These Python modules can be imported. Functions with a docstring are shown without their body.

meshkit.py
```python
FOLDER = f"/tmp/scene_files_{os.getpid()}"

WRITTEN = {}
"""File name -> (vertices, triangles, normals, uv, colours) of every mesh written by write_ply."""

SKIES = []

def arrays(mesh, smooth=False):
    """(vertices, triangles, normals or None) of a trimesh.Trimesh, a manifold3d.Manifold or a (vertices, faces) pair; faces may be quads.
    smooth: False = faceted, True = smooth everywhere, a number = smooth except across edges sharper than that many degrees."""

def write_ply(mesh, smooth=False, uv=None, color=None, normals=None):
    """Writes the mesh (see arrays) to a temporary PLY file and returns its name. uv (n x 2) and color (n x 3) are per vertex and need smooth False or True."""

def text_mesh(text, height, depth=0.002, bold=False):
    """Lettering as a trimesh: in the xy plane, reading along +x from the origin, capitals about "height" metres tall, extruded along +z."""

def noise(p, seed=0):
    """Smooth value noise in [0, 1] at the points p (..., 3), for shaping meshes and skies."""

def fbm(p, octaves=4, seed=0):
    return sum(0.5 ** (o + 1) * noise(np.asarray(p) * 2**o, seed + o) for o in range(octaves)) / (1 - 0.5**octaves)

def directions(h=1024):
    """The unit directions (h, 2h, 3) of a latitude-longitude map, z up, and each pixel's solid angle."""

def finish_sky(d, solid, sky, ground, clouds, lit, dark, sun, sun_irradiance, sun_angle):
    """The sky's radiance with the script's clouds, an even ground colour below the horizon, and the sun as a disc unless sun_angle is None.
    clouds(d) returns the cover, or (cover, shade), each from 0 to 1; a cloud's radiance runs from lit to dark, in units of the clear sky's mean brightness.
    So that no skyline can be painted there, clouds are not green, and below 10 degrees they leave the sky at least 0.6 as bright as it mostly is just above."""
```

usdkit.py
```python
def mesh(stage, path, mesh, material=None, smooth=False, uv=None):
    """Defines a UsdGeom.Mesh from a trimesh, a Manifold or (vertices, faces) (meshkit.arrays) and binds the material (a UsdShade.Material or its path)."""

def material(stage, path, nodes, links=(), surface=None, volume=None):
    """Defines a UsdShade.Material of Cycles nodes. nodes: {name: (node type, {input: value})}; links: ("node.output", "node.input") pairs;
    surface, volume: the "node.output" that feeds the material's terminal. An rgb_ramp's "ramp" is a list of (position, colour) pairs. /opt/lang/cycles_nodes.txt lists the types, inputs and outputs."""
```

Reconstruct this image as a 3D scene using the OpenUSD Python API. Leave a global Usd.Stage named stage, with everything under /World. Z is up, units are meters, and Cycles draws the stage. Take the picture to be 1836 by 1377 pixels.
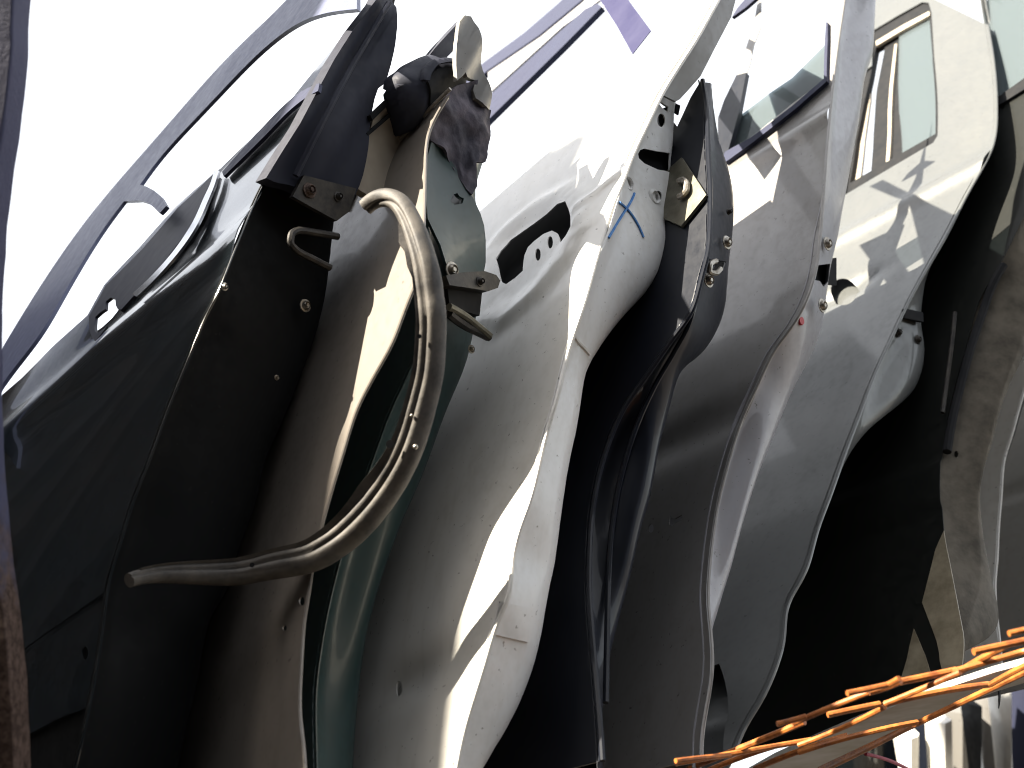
import math, random
import numpy as np, trimesh, shapely, usdkit, meshkit
from shapely.geometry import Polygon, LineString, Point
from shapely.ops import unary_union
from scipy.interpolate import PchipInterpolator
from pxr import Usd, UsdGeom, UsdLux, UsdShade, Gf, Sdf

random.seed(7); np.random.seed(7)
stage = Usd.Stage.CreateInMemory()
UsdGeom.SetStageUpAxis(stage, UsdGeom.Tokens.z)
UsdGeom.SetStageMetersPerUnit(stage, 1.0)
UsdGeom.Xform.Define(stage, '/World'); UsdGeom.Scope.Define(stage, '/World/Looks')

# ------------------------------------------------------------------ camera
EYE = np.array([0, 0, 1.25]); FPX = 2100.0; CX, CY = 918.0, 688.5
nrm = lambda v: np.asarray(v, float) / np.linalg.norm(v)
Dc = nrm([-2318, -1292, -2100])                       # the way a door runs back, seen from the camera
u0 = np.array([.2, .9, 0]); u0[2] = -(u0 @ Dc) / Dc[2]; Uc = nrm(u0)
Nc = np.cross(Dc, Uc)                                 # from a door's outer skin towards its inside
LEAN = math.radians(20)
Wc = math.cos(LEAN) * Uc - math.sin(LEAN) * Nc         # plumb up, in camera axes
fc = np.array([0, 0, -1.0]); yc = nrm(fc - (fc @ Wc) * Wc); xc = np.cross(yc, Wc)
C2W = np.stack([xc, yc, Wc])                           # camera axes -> world
D, U, N, W = C2W @ Dc, C2W @ Uc, C2W @ Nc, np.array([0, 0, 1.0])
cam = UsdGeom.Camera.Define(stage, '/World/camera')
m4 = np.eye(4); m4[:3, :3] = C2W.T; m4[3, :3] = EYE
cam.AddTransformOp().Set(Gf.Matrix4d(m4.tolist()))
cam.CreateHorizontalApertureAttr(36.0); cam.CreateVerticalApertureAttr(27.0)
cam.CreateFocalLengthAttr(FPX / 1836 * 36.0)
cam.CreateClippingRangeAttr(Gf.Vec2f(0.05, 2000))
cam.CreateFStopAttr(6.3); cam.CreateFocusDistanceAttr(1.3)
cam.GetExposureAttr().Set(2.5) if cam.GetExposureAttr() else cam.CreateExposureAttr(2.5)

# ------------------------------------------------------------------ sky and sun
SUN = nrm(-.93 * N + .20 * D + .33 * U)
sun_el = math.asin(SUN[2]); sun_rot = math.atan2(SUN[0], SUN[1])
sky_mat = usdkit.material(stage, '/World/Looks/sky', {
    's': ('sky_texture', {'sky_type': 'single_scattering', 'sun_disc': False, 'sun_elevation': sun_el, 'sun_rotation': sun_rot, 'air_density': 1.0, 'aerosol_density': 2.5}),
    'tc': ('texture_coordinate', {}),
    'n': ('noise_texture', {'scale': 2.2, 'detail': 6, 'roughness': .6}),
    'r': ('rgb_ramp', {'ramp': [(0, (.3,)*3), (.45, (.45,)*3), (1, (.75,)*3)]}),
    'mx': ('mix_color', {'b': (9.4, 9.2, 8.7), 'use_clamp': False}),
    'b': ('background_shader', {'strength': .05})},
    [('tc.generated', 'n.vector'), ('n.fac', 'r.fac'), ('r.color', 'mx.fac'), ('s.color', 'mx.a'), ('mx.result', 'b.color')], surface='b.background')
dome = UsdLux.DomeLight.Define(stage, '/World/sky')
UsdShade.MaterialBindingAPI.Apply(dome.GetPrim()).Bind(sky_mat)
dome.GetPrim().SetCustomDataByKey('kind', 'structure')
sun = UsdLux.DistantLight.Define(stage, '/World/sun')
sun.CreateNormalizeAttr(True) if hasattr(sun, 'CreateNormalizeAttr') else None
sun.CreateIntensityAttr(1.1); sun.CreateAngleAttr(.5); sun.CreateColorAttr(Gf.Vec3f(1, .91, .76))
zs = SUN; xs = nrm(np.cross([0, 0, 1.0], zs)); ys = np.cross(zs, xs)
m4 = np.eye(4); m4[:3, :3] = np.stack([xs, ys, zs])
sun.AddTransformOp().Set(Gf.Matrix4d(m4.tolist()))

# ------------------------------------------------------------------ materials
def M(name): return UsdShade.Material.Get(stage, '/World/Looks/' + name)

def paint(name, col, dirt=(.10, .085, .065), amount=.35, metallic=0., rough=.32, coat=.6, scale=9., bump=.0, spec=.5, coat_rough=.08):
    """car paint with streaky dust, a clear coat and slight waviness"""
    nodes = {
        'g': ('texture_coordinate', {}), 'g2': ('geometry', {}),
        'n1': ('noise_texture', {'scale': scale, 'detail': 8, 'roughness': .65}),
        'n2': ('noise_texture', {'scale': scale * 9, 'detail': 5, 'roughness': .7}),
        'mp': ('mapping', {'scale': (1, 1, .25)}),
        'mul': ('math', {'math_type': 'multiply', 'value2': .5}),
        'r1': ('map_range', {'from_min': .18, 'from_max': .42, 'to_min': 0., 'to_max': amount, 'clamp': True}),
        'mx': ('mix_color', {'a': col, 'b': dirt}),
        'n3': ('noise_texture', {'scale': 150., 'detail': 3, 'roughness': .6}), 's3': ('map_range', {'from_min': .665, 'from_max': .73, 'to_min': 0., 'to_max': .75, 'clamp': True}),
        'mp4': ('mapping', {'scale': (1, 1, .045)}), 'n4': ('noise_texture', {'scale': 60., 'detail': 4, 'roughness': .55}), 's4': ('map_range', {'from_min': .56, 'from_max': .74, 'to_min': 0., 'to_max': .55 * amount + .05, 'clamp': True}),
        'mx3': ('mix_color', {'b': tuple(.35 * c_ + .008 for c_ in dirt)}), 'mx4': ('mix_color', {'b': dirt}),
        'rr': ('map_range', {'from_min': .1, 'from_max': .45, 'to_min': rough * .75, 'to_max': min(1, rough * 1.5), 'clamp': True}),
        'bp': ('bump', {'strength': .12 + bump, 'distance': .002}),
        'p': ('principled_bsdf', {'metallic': metallic, 'coat_weight': coat, 'coat_roughness': coat_rough, 'specular_ior_level': spec})}
    links = [('g2.position', 'mp.vector'), ('mp.vector', 'n1.vector'), ('g2.position', 'n2.vector'), ('n1.fac', 'mul.value1'), ('n2.fac', 'mul.value2'), ('mul.value', 'r1.value'),
             ('g2.position', 'n3.vector'), ('n3.fac', 's3.value'), ('g2.position', 'mp4.vector'), ('mp4.vector', 'n4.vector'), ('n4.fac', 's4.value'), ('s4.result', 'mx4.fac'), ('mx.result', 'mx4.a'), ('mx4.result', 'mx3.a'), ('s3.result', 'mx3.fac'),
             ('r1.result', 'mx.fac'), ('mx3.result', 'p.base_color'), ('mul.value', 'rr.value'), ('rr.result', 'p.roughness'), ('n1.fac', 'bp.height'), ('bp.normal', 'p.normal')]
    return usdkit.material(stage, '/World/Looks/' + name, nodes, links, surface='p.BSDF')

def rough_mat(name, c1, c2, scale=30., rough=.7, metallic=0., bump=.4, lo=.38, hi=.62, spec=.4):
    nodes = {'g': ('geometry', {}), 'n': ('noise_texture', {'scale': scale, 'detail': 9, 'roughness': .68}),
             'r': ('rgb_ramp', {'ramp': [(0, c1), (lo, c1), (hi, c2), (1, c2)]}),
             'b': ('bump', {'strength': bump, 'distance': .002}),
             'p': ('principled_bsdf', {'roughness': rough, 'metallic': metallic, 'specular_ior_level': spec})}
    return usdkit.material(stage, '/World/Looks/' + name, nodes, [('g.position', 'n.vector'), ('n.fac', 'r.fac'), ('r.color', 'p.base_color'), ('n.fac', 'b.height'), ('b.normal', 'p.normal')], surface='p.BSDF')

paint('dull_black_paint', (.006, .007, .006), amount=.15, dirt=(.022, .02, .015), rough=.5, coat=.1, spec=.12)
paint('black_green_paint', (.004, .006, .0075), amount=.04, dirt=(.016, .017, .016), rough=.16, coat_rough=.03, coat=.8, spec=.35, scale=5)
paint('slate_trim', (.030, .034, .062), amount=.2, dirt=(.045, .045, .06), rough=.6, coat=.0, spec=.12)
paint('glare_tint_frame', (.085, .097, .165), amount=.2, dirt=(.10, .10, .14), rough=.5, coat=.1, spec=.2)  # lens glare tint put into the colour of the first door's window frame
paint('black_jamb', (.004, .0045, .005), amount=.08, rough=.6, coat=.0, dirt=(.016, .015, .013), spec=.12)
paint('slate_jamb', (.018, .020, .032), amount=.3, rough=.6, coat=.0, spec=.15, dirt=(.03, .03, .036))
paint('taupe_paint', (.17, .15, .13), amount=.4, rough=.38, coat=.35)
paint('green_paint', (.008, .025, .025), amount=.2, rough=.4, coat=.15, dirt=(.026, .03, .022))
paint('white_paint', (.60, .585, .545), amount=.34, dirt=(.36, .33, .27), rough=.34, coat=.5, scale=6)
paint('white_jamb', (.62, .62, .61), amount=.3, dirt=(.38, .35, .29), rough=.42, coat=.25, scale=12)
paint('navy_paint', (.006, .0075, .0125), amount=.05, rough=.4, coat=.25, spec=.15, dirt=(.011, .011, .014))
paint('silver_paint', (.205, .198, .19), amount=.35, metallic=.25, rough=.38, coat=.4, dirt=(.12, .10, .08))
paint('silver_jamb', (.30, .30, .32), amount=.25, metallic=.1, rough=.4, coat=.3, dirt=(.18, .165, .15))
paint('pale_silver_paint', (.084, .088, .086), amount=.28, metallic=.2, rough=.38, coat=.45, dirt=(.056, .057, .053))
paint('grey_paint', (.12, .115, .105), amount=.3, rough=.45, coat=.2)
rough_mat('mossy_primer', (.10, .085, .062), (.032, .025, .014), scale=16, rough=.75, bump=.5)
rough_mat('sun_patch_olive', (.27, .235, .165), (.15, .125, .08), scale=22, rough=.42, bump=.2, spec=.6)  # olive tone standing in for sun patches on the dark right door
rough_mat('rust', (.030, .016, .011), (.085, .058, .046), scale=120, rough=.85, bump=.9)
usdkit.material(stage, '/World/Looks/flare_tint_rust', {  # rust, with the blue of lens flare painted in towards the top
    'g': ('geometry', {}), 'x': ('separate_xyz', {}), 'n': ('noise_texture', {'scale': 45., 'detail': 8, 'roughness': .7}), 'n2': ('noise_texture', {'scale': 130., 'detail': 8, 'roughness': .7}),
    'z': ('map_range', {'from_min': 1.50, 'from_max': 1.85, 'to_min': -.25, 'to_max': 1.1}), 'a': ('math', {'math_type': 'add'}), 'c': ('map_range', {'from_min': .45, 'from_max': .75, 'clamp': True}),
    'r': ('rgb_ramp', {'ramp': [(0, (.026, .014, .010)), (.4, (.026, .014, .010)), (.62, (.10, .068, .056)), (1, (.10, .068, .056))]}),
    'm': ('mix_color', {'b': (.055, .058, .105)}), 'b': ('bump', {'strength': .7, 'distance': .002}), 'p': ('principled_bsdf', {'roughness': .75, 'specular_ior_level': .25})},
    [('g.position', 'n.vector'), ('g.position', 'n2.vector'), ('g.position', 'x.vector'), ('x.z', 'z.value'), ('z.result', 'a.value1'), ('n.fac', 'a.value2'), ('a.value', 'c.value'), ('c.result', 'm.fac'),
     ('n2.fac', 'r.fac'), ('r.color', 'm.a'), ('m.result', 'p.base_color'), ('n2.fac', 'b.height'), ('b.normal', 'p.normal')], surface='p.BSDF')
rough_mat('orange_wire', (.50, .165, .034), (.20, .06, .016), scale=55, rough=.45, bump=.35)
rough_mat('rubber', (.082, .073, .063), (.030, .028, .027), scale=45, rough=.62, bump=.5, lo=.40, hi=.66)
rough_mat('black_plastic', (.009, .010, .012), (.015, .015, .016), scale=60, rough=.7, bump=.15, spec=.12)
rough_mat('slate_plastic', (.022, .024, .038), (.036, .039, .052), scale=50, rough=.6, bump=.15, spec=.2)
rough_mat('beige_trim', (.36, .31, .24), (.28, .24, .19), scale=16, rough=.6, bump=.15)
rough_mat('torn_underlay', (.020, .020, .032), (.085, .075, .095), scale=26, rough=.8, bump=.8)
rough_mat('bolt_metal', (.42, .40, .36), (.22, .19, .15), scale=200, rough=.38, metallic=.8, bump=.3)
rough_mat('dark_steel', (.018, .017, .017), (.045, .04, .034), scale=60, rough=.5, metallic=.5, bump=.3)
rough_mat('latch_metal', (.13, .122, .09), (.085, .078, .055), scale=70, rough=.45, metallic=.3, bump=.3)
rough_mat('chrome', (.62, .63, .66), (.45, .46, .5), scale=40, rough=.2, metallic=.9, bump=.05)
rough_mat('blue_marker', (.035, .15, .42), (.09, .24, .5), scale=160, rough=.7, bump=0)
rough_mat('red_sticker', (.50, .035, .045), (.38, .02, .03), scale=80, rough=.5, bump=0)
rough_mat('red_cord', (.38, .05, .09), (.24, .03, .06), scale=80, rough=.7, bump=.3)
rough_mat('lavender_tape', (.036, .036, .078), (.048, .048, .092), scale=14, rough=.8, bump=.1, spec=.05)
rough_mat('pale_board', (.46, .46, .47), (.32, .31, .28), scale=10, rough=.6, bump=.15)
rough_mat('wall_sheet', (.016, .016, .017), (.026, .021, .018), scale=4, rough=.9, bump=.1, spec=.05)
rough_mat('yard_dirt', (.10, .085, .07), (.06, .05, .04), scale=3, rough=.95, bump=.6)
usdkit.material(stage, '/World/Looks/window_glass', {
    'f': ('fresnel', {'IOR': 1.5}), 't': ('transparent_bsdf', {'color': (.80, .90, .93)}), 'g': ('glossy_bsdf', {'color': (1, 1, 1), 'roughness': .03}),
    'd': ('diffuse_bsdf', {'color': (.10, .12, .128)}), 'm1': ('mix_closure', {}), 'm2': ('mix_closure', {'fac': .55})},
    [('f.fac', 'm1.fac'), ('t.BSDF', 'm1.closure1'), ('g.BSDF', 'm1.closure2'), ('m1.closure', 'm2.closure1'), ('d.BSDF', 'm2.closure2')], surface='m2.closure')

# ------------------------------------------------------------------ scene tree helpers
used = {}
def numbered(path):
    k = used.get(path, 0); used[path] = k + 1
    return path if k == 0 else f'{path}_{k:03d}'

def tag(prim, label=None, cat=None, group=None, kind=None):
    for k, v in (('label', label), ('category', cat), ('group', group), ('kind', kind)):
        if v: prim.SetCustomDataByKey(k, v)
    return prim

class Thing:
    def __init__(self, name, label, cat, loc, group=None):
        self.path = numbered('/World/' + name); self.loc = np.asarray(loc, float)
        x = UsdGeom.Xform.Define(stage, self.path); x.AddTranslateOp().Set(Gf.Vec3d(*map(float, self.loc)))
        tag(x.GetPrim(), label, cat, group)
    def part(self, name, mesh, mat, smooth=35, under=None, label=None):
        v, f = (mesh.vertices, mesh.faces) if hasattr(mesh, 'vertices') else mesh
        p = numbered((under or self.path) + '/' + name)
        o = usdkit.mesh(stage, p, (np.asarray(v) - self.loc, np.asarray(f)), M(mat), smooth=smooth)
        if label: o.GetPrim().SetCustomDataByKey('label', label)
        return p

def single(name, mesh, mat, label=None, cat=None, group=None, kind=None, smooth=35):
    o = usdkit.mesh(stage, numbered('/World/' + name), (np.asarray(mesh.vertices), np.asarray(mesh.faces)), M(mat), smooth=smooth)
    return tag(o.GetPrim(), label, cat, group, kind)

# ------------------------------------------------------------------ geometry helpers
def ray(x, y): return C2W @ np.array([(x - CX) / FPX, (CY - y) / FPX, -1.0])    # forward depth 1
def at(x, y, z): return EYE + ray(x, y) * z
def on_plane(x, y, p, n):
    r = ray(x, y); return EYE + r * (((p - EYE) @ n) / (r @ n))
def smooth_px(pts, n=160):
    """a traced outline -> a smooth curve"""
    p = np.asarray(pts, float); t = np.r_[0, np.cumsum(np.linalg.norm(np.diff(p, axis=0), axis=1))]
    q = np.linspace(0, t[-1], n)
    return np.stack([PchipInterpolator(t, p[:, k])(q) for k in (0, 1)], 1)
def soft(p, k=6):
    """a little smoothing that keeps the ends"""
    p = np.asarray(p, float).copy()
    for _ in range(k): p[1:-1] = .25 * p[:-2] + .5 * p[1:-1] + .25 * p[2:]
    return p

def tessellate(poly, da, db):
    """shapely polygon -> (2-D vertices, triangles) cut along a grid"""
    x0, y0, x1, y1 = poly.bounds
    na, nb = max(1, math.ceil((x1 - x0) / da)), max(1, math.ceil((y1 - y0) / db))
    xs, ys = np.linspace(x0, x1, na + 1), np.linspace(y0, y1, nb + 1)
    I, J = np.meshgrid(np.arange(na), np.arange(nb), indexing='ij'); I, J = I.ravel(), J.ravel()
    cells = shapely.box(xs[I], ys[J], xs[I + 1], ys[J + 1])
    shapely.prepare(poly)
    full = shapely.contains_properly(poly, cells); part = shapely.intersects(poly, cells) & ~full
    V, F = [], []; n = 0
    for i, j in zip(I[full], J[full]):
        V += [(xs[i], ys[j]), (xs[i+1], ys[j]), (xs[i+1], ys[j+1]), (xs[i], ys[j+1])]; F += [(n, n+1, n+2), (n, n+2, n+3)]; n += 4
    for g in shapely.intersection(cells[part], poly):
        for q in (getattr(g, 'geoms', None) or [g]):
            if q.geom_type != 'Polygon' or q.area < 1e-10: continue
            v, f = trimesh.creation.triangulate_polygon(q, engine='earcut')
            V += [tuple(a) for a in v]; F += [tuple(a + n) for a in np.asarray(f)]; n += len(v)
    V = np.array(V); F = np.array(F)
    key = np.round(V / 2e-6).astype(np.int64)
    _, first, inv = np.unique(key, axis=0, return_index=True, return_inverse=True)
    inv = inv.ravel(); V, F = V[first], inv[F]
    F = F[(F[:, 0] != F[:, 1]) & (F[:, 1] != F[:, 2]) & (F[:, 0] != F[:, 2])]
    a, b, c = V[F[:, 0]], V[F[:, 1]], V[F[:, 2]]
    area = (b[:, 0]-a[:, 0])*(c[:, 1]-a[:, 1]) - (b[:, 1]-a[:, 1])*(c[:, 0]-a[:, 0])
    F[area < 0] = F[area < 0][:, ::-1]
    return V, F

def sheet(poly, fun, back, da=.02, db=.04, th=.0012):
    """a thin solid sheet: fun(ab) -> points, back = unit vector(s) into the thickness"""
    V2, F = tessellate(poly, da, db)
    P = fun(V2); Bv = back(V2) if callable(back) else np.broadcast_to(back, P.shape)
    n = np.cross(P[F[:, 1]] - P[F[:, 0]], P[F[:, 2]] - P[F[:, 0]])
    if (n * Bv[F[:, 0]]).sum() > 0: F = F[:, ::-1]
    k = len(P); E = np.sort(np.vstack([F[:, [0, 1]], F[:, [1, 2]], F[:, [2, 0]]]), axis=1); raw = np.vstack([F[:, [0, 1]], F[:, [1, 2]], F[:, [2, 0]]])
    _, inv, cnt = np.unique(E, axis=0, return_inverse=True, return_counts=True)
    edge = raw[cnt[inv.ravel()] == 1]
    sides = np.vstack([np.stack([edge[:, 1], edge[:, 0], edge[:, 0] + k], 1), np.stack([edge[:, 1], edge[:, 0] + k, edge[:, 1] + k], 1)])
    return trimesh.Trimesh(np.vstack([P, P + Bv * th]), np.vstack([F, F[:, ::-1] + k, sides]), process=False)

def tube(pts, r, sides=10, caps=True):
    p = np.asarray(pts, float); r = np.broadcast_to(r, (len(p),))
    t = np.gradient(p, axis=0); t /= np.linalg.norm(t, axis=1, keepdims=True) + 1e-12
    a = np.zeros_like(p); ref = nrm(np.cross(t[0], [.31, .52, .79])); 
    for i in range(len(p)):
        ref = nrm(ref - (ref @ t[i]) * t[i]); a[i] = ref
    b = np.cross(t, a); ang = np.arange(sides) * 2 * np.pi / sides
    v = p[:, None] + r[:, None, None] * (np.cos(ang)[None, :, None] * a[:, None] + np.sin(ang)[None, :, None] * b[:, None])
    i, j = np.meshgrid(np.arange(len(p) - 1), np.arange(sides), indexing='ij')
    q = np.stack([i * sides + j, i * sides + (j + 1) % sides, (i + 1) * sides + (j + 1) % sides, (i + 1) * sides + j], -1).reshape(-1, 4)
    v = v.reshape(-1, 3); f = np.vstack([q[:, [0, 1, 2]], q[:, [0, 2, 3]]])
    if caps:
        n = len(v); v = np.vstack([v, p[0], p[-1]]); k = (len(p) - 1) * sides
        f = np.vstack([f, [[n, (s + 1) % sides, s] for s in range(sides)], [[n + 1, k + s, k + (s + 1) % sides] for s in range(sides)]])
    return trimesh.Trimesh(v, f, process=False)

def lathe(profile, p, axis, sides=20):
    """profile (r, h) turned about axis at p"""
    ax = nrm(axis); a = nrm(np.cross(ax, [.3, .5, .8])); b = np.cross(ax, a)
    ang = np.arange(sides) * 2 * np.pi / sides
    v = np.vstack([p + h * ax + r * (np.cos(ang)[:, None] * a + np.sin(ang)[:, None] * b) for r, h in profile])
    f = []
    for i in range(len(profile) - 1):
        for j in range(sides):
            k, l = i * sides + j, i * sides + (j + 1) % sides
            f += [(k, l, l + sides), (k, l + sides, k + sides)]
    return trimesh.Trimesh(v, f, process=False)

def join(*ms): return trimesh.util.concatenate([trimesh.Trimesh(m.vertices, m.faces, process=False) for m in ms])

def box_between(a, b, wdir, w, h, bev=.002):
    """a bar from a to b, w wide along wdir, h thick, with chamfered edges"""
    a, b = np.asarray(a), np.asarray(b); d = nrm(b - a); x = nrm(wdir - (wdir @ d) * d); y = np.cross(d, x)
    s = [(-w/2, -h/2 + bev), (-w/2 + bev, -h/2), (w/2 - bev, -h/2), (w/2, -h/2 + bev), (w/2, h/2 - bev), (w/2 - bev, h/2), (-w/2 + bev, h/2), (-w/2, h/2 - bev)]
    v = np.array([q + x * i + y * j for q in (a, b) for i, j in s])
    return trimesh.Trimesh(v, trimesh.convex.hull_points(v) if False else trimesh.Trimesh(v).convex_hull.faces, process=False) if False else trimesh.Trimesh(v, process=False).convex_hull

def ellipse(cx, cy, rx, ry, rot=0, n=20):
    t = np.arange(n) * 2 * np.pi / n; c, s = math.cos(rot), math.sin(rot)
    return [(cx + rx * math.cos(a) * c - ry * math.sin(a) * s, cy + rx * math.cos(a) * s + ry * math.sin(a) * c) for a in t]

# ------------------------------------------------------------------ a car door in the rack
class Door(Thing):
    """edge: the skin's near edge traced top to bottom; it lies in the door's end plane, and the skin runs back from it along D"""
    def __init__(self, name, label, ref, z, edge, tilt=8, group='salvaged car doors standing in the rack', rake=.22, deg=2):
        self.p = at(*ref, z); t = math.radians(tilt)
        self.n = nrm(-D * math.cos(t) + N * math.sin(t) - rake * U)              # the end plane faces the camera
        self.ea = nrm(U - (U @ self.n) * self.n); self.eb = np.cross(self.n, self.ea)
        c = soft(smooth_px(edge, 200), 8)
        self.EJ = np.array([on_plane(x, y, self.p, self.n) for x, y in c])
        q = np.stack([(self.EJ - self.p) @ U, (self.EJ - self.p) @ N], 1)
        # the skin is stiff: a smooth profile fitted to the edge; what is left over is the way the edge is cut
        fit = np.polyfit(q[:, 0], q[:, 1], deg); uu = np.linspace(q[:, 0].max(), q[:, 0].min(), 200); q = np.stack([uu, np.polyval(fit, uu)], 1)
        self.s = np.r_[0, np.cumsum(np.linalg.norm(np.diff(q, axis=0), axis=1))]; self.len = self.s[-1]
        d0, d1 = q[0] - q[6], q[-1] - q[-6]
        self.q = np.vstack([q[0] + nrm(d0) * 1.2, q, q[-1] + nrm(d1) * .6])
        self.sq = np.r_[-1.2, self.s, self.len + .6]
        self.eD = np.zeros(len(self.sq))
        e = np.array([self.st(x, y) for x, y in c]); o = np.argsort(e[:, 0])
        self.eD = np.interp(self.sq, e[o, 0], soft(e[o, 1], 3))
        self.E = self.S(np.c_[self.s, 0 * self.s])
        self.fit = np.linalg.norm([self.S([(a, 0.)])[0] - EYE for a in e[:, 0]], axis=1) / np.linalg.norm(self.EJ - EYE, axis=1) - 1
        self.eab = np.stack([(self.EJ - self.p) @ self.ea, (self.EJ - self.p) @ self.eb], 1)
        self.fit = soft(self.fit, 4); self.LE = LineString(self.eab); self.le = np.r_[0, np.cumsum(np.linalg.norm(np.diff(self.eab, axis=0), axis=1))]
        super().__init__(name, label, 'car door', self.E[-1], group)
    def S(self, ab, off=0.):
        """(s, t) on the skin -> point; off pushes it out of the skin"""
        s, t = np.asarray(ab, float).reshape(-1, 2).T
        u, n = np.interp(s, self.sq, self.q[:, 0]), np.interp(s, self.sq, self.q[:, 1])
        e = np.interp(s, self.sq, self.eD)
        P = self.p + u[:, None] * U + n[:, None] * N + (t + e)[:, None] * D
        return P - self.nin(ab) * np.reshape(off, (-1, 1)) if np.any(off) else P
    def nin(self, ab):
        """into the door"""
        s = np.asarray(ab, float).reshape(-1, 2)[:, 0]; h = .02
        du = np.interp(s + h, self.sq, self.q[:, 0]) - np.interp(s - h, self.sq, self.q[:, 0])
        dn = np.interp(s + h, self.sq, self.q[:, 1]) - np.interp(s - h, self.sq, self.q[:, 1])
        v = -du[:, None] * N + dn[:, None] * U
        return v / np.linalg.norm(v, axis=1, keepdims=True)
    def st(self, x, y):
        """a traced point -> (s, t) on the skin (the nearest crossing of the line of sight with the skin)"""
        r = ray(x, y); o = EYE - self.p
        o2, d2 = np.array([o @ U, o @ N]), np.array([r @ U, r @ N])
        a, b = self.q[:-1], self.q[1:]; e = b - a
        den = d2[0] * e[:, 1] - d2[1] * e[:, 0]
        w = a - o2
        k = (w[:, 0] * e[:, 1] - w[:, 1] * e[:, 0]) / den; l = (w[:, 0] * d2[1] - w[:, 1] * d2[0]) / den
        ok = (l >= -1e-9) & (l <= 1 + 1e-9) & (k > .2)
        if not ok.any(): raise ValueError(f'{self.path if hasattr(self, "path") else ""} misses {x, y}: l0 {l[0]:.2f} k0 {k[0]:.2f} l-1 {l[-1]:.2f} k-1 {k[-1]:.2f}')
        i = np.where(ok)[0][np.argmin(k[ok])]
        s = self.sq[i] + l[i] * (self.sq[i + 1] - self.sq[i])
        P = EYE + r * k[i]
        return np.array([s, (P - self.p) @ D - np.interp(s, self.sq, self.eD)])
    def sts(self, pts): return [tuple(self.st(*p)) for p in pts]
    def ab(self, x, y, depth=0.):
        o = self.p - self.n * depth; P = on_plane(x, y, o, self.n) - o; return (P @ self.ea, P @ self.eb)
    def abs_(self, pts, depth=0.): return [self.ab(*p, depth) for p in pts]
    def Jp(self, ab, depth=0.):
        ab = np.asarray(ab, float).reshape(-1, 2)
        P = self.p + ab[:, :1] * self.ea + ab[:, 1:] * self.eb - np.reshape(depth, (-1, 1)) * self.n
        pts = shapely.points(ab)
        w = np.exp(-(shapely.distance(self.LE, pts) / .06) ** 2) * np.interp(shapely.line_locate_point(self.LE, pts), self.le, self.fit)
        return EYE + (P - EYE) * (1 + w[:, None])
    def upright(self, name, outline, mat, n0, th=.012, da=.03, off=0., under=None, label=None, disp=None):
        """a piece in a flat plane parallel to the door, n0 inside (+) or outside (-) its skin line"""
        o = self.p + N * (n0 - off); r = np.array([on_plane(x, y, o, N) - o for x, y in outline])
        poly = Polygon(np.stack([r @ U, r @ D], 1)).buffer(0)
        if poly.geom_type != 'Polygon': poly = max(poly.geoms, key=lambda g: g.area)
        return self.part(name, sheet(poly, lambda ab: o + ab[:, :1] * U + ab[:, 1:] * D - (N * disp(ab, poly)[:, None] if disp else 0), N, da, da, th), mat, under=under, label=label)
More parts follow.
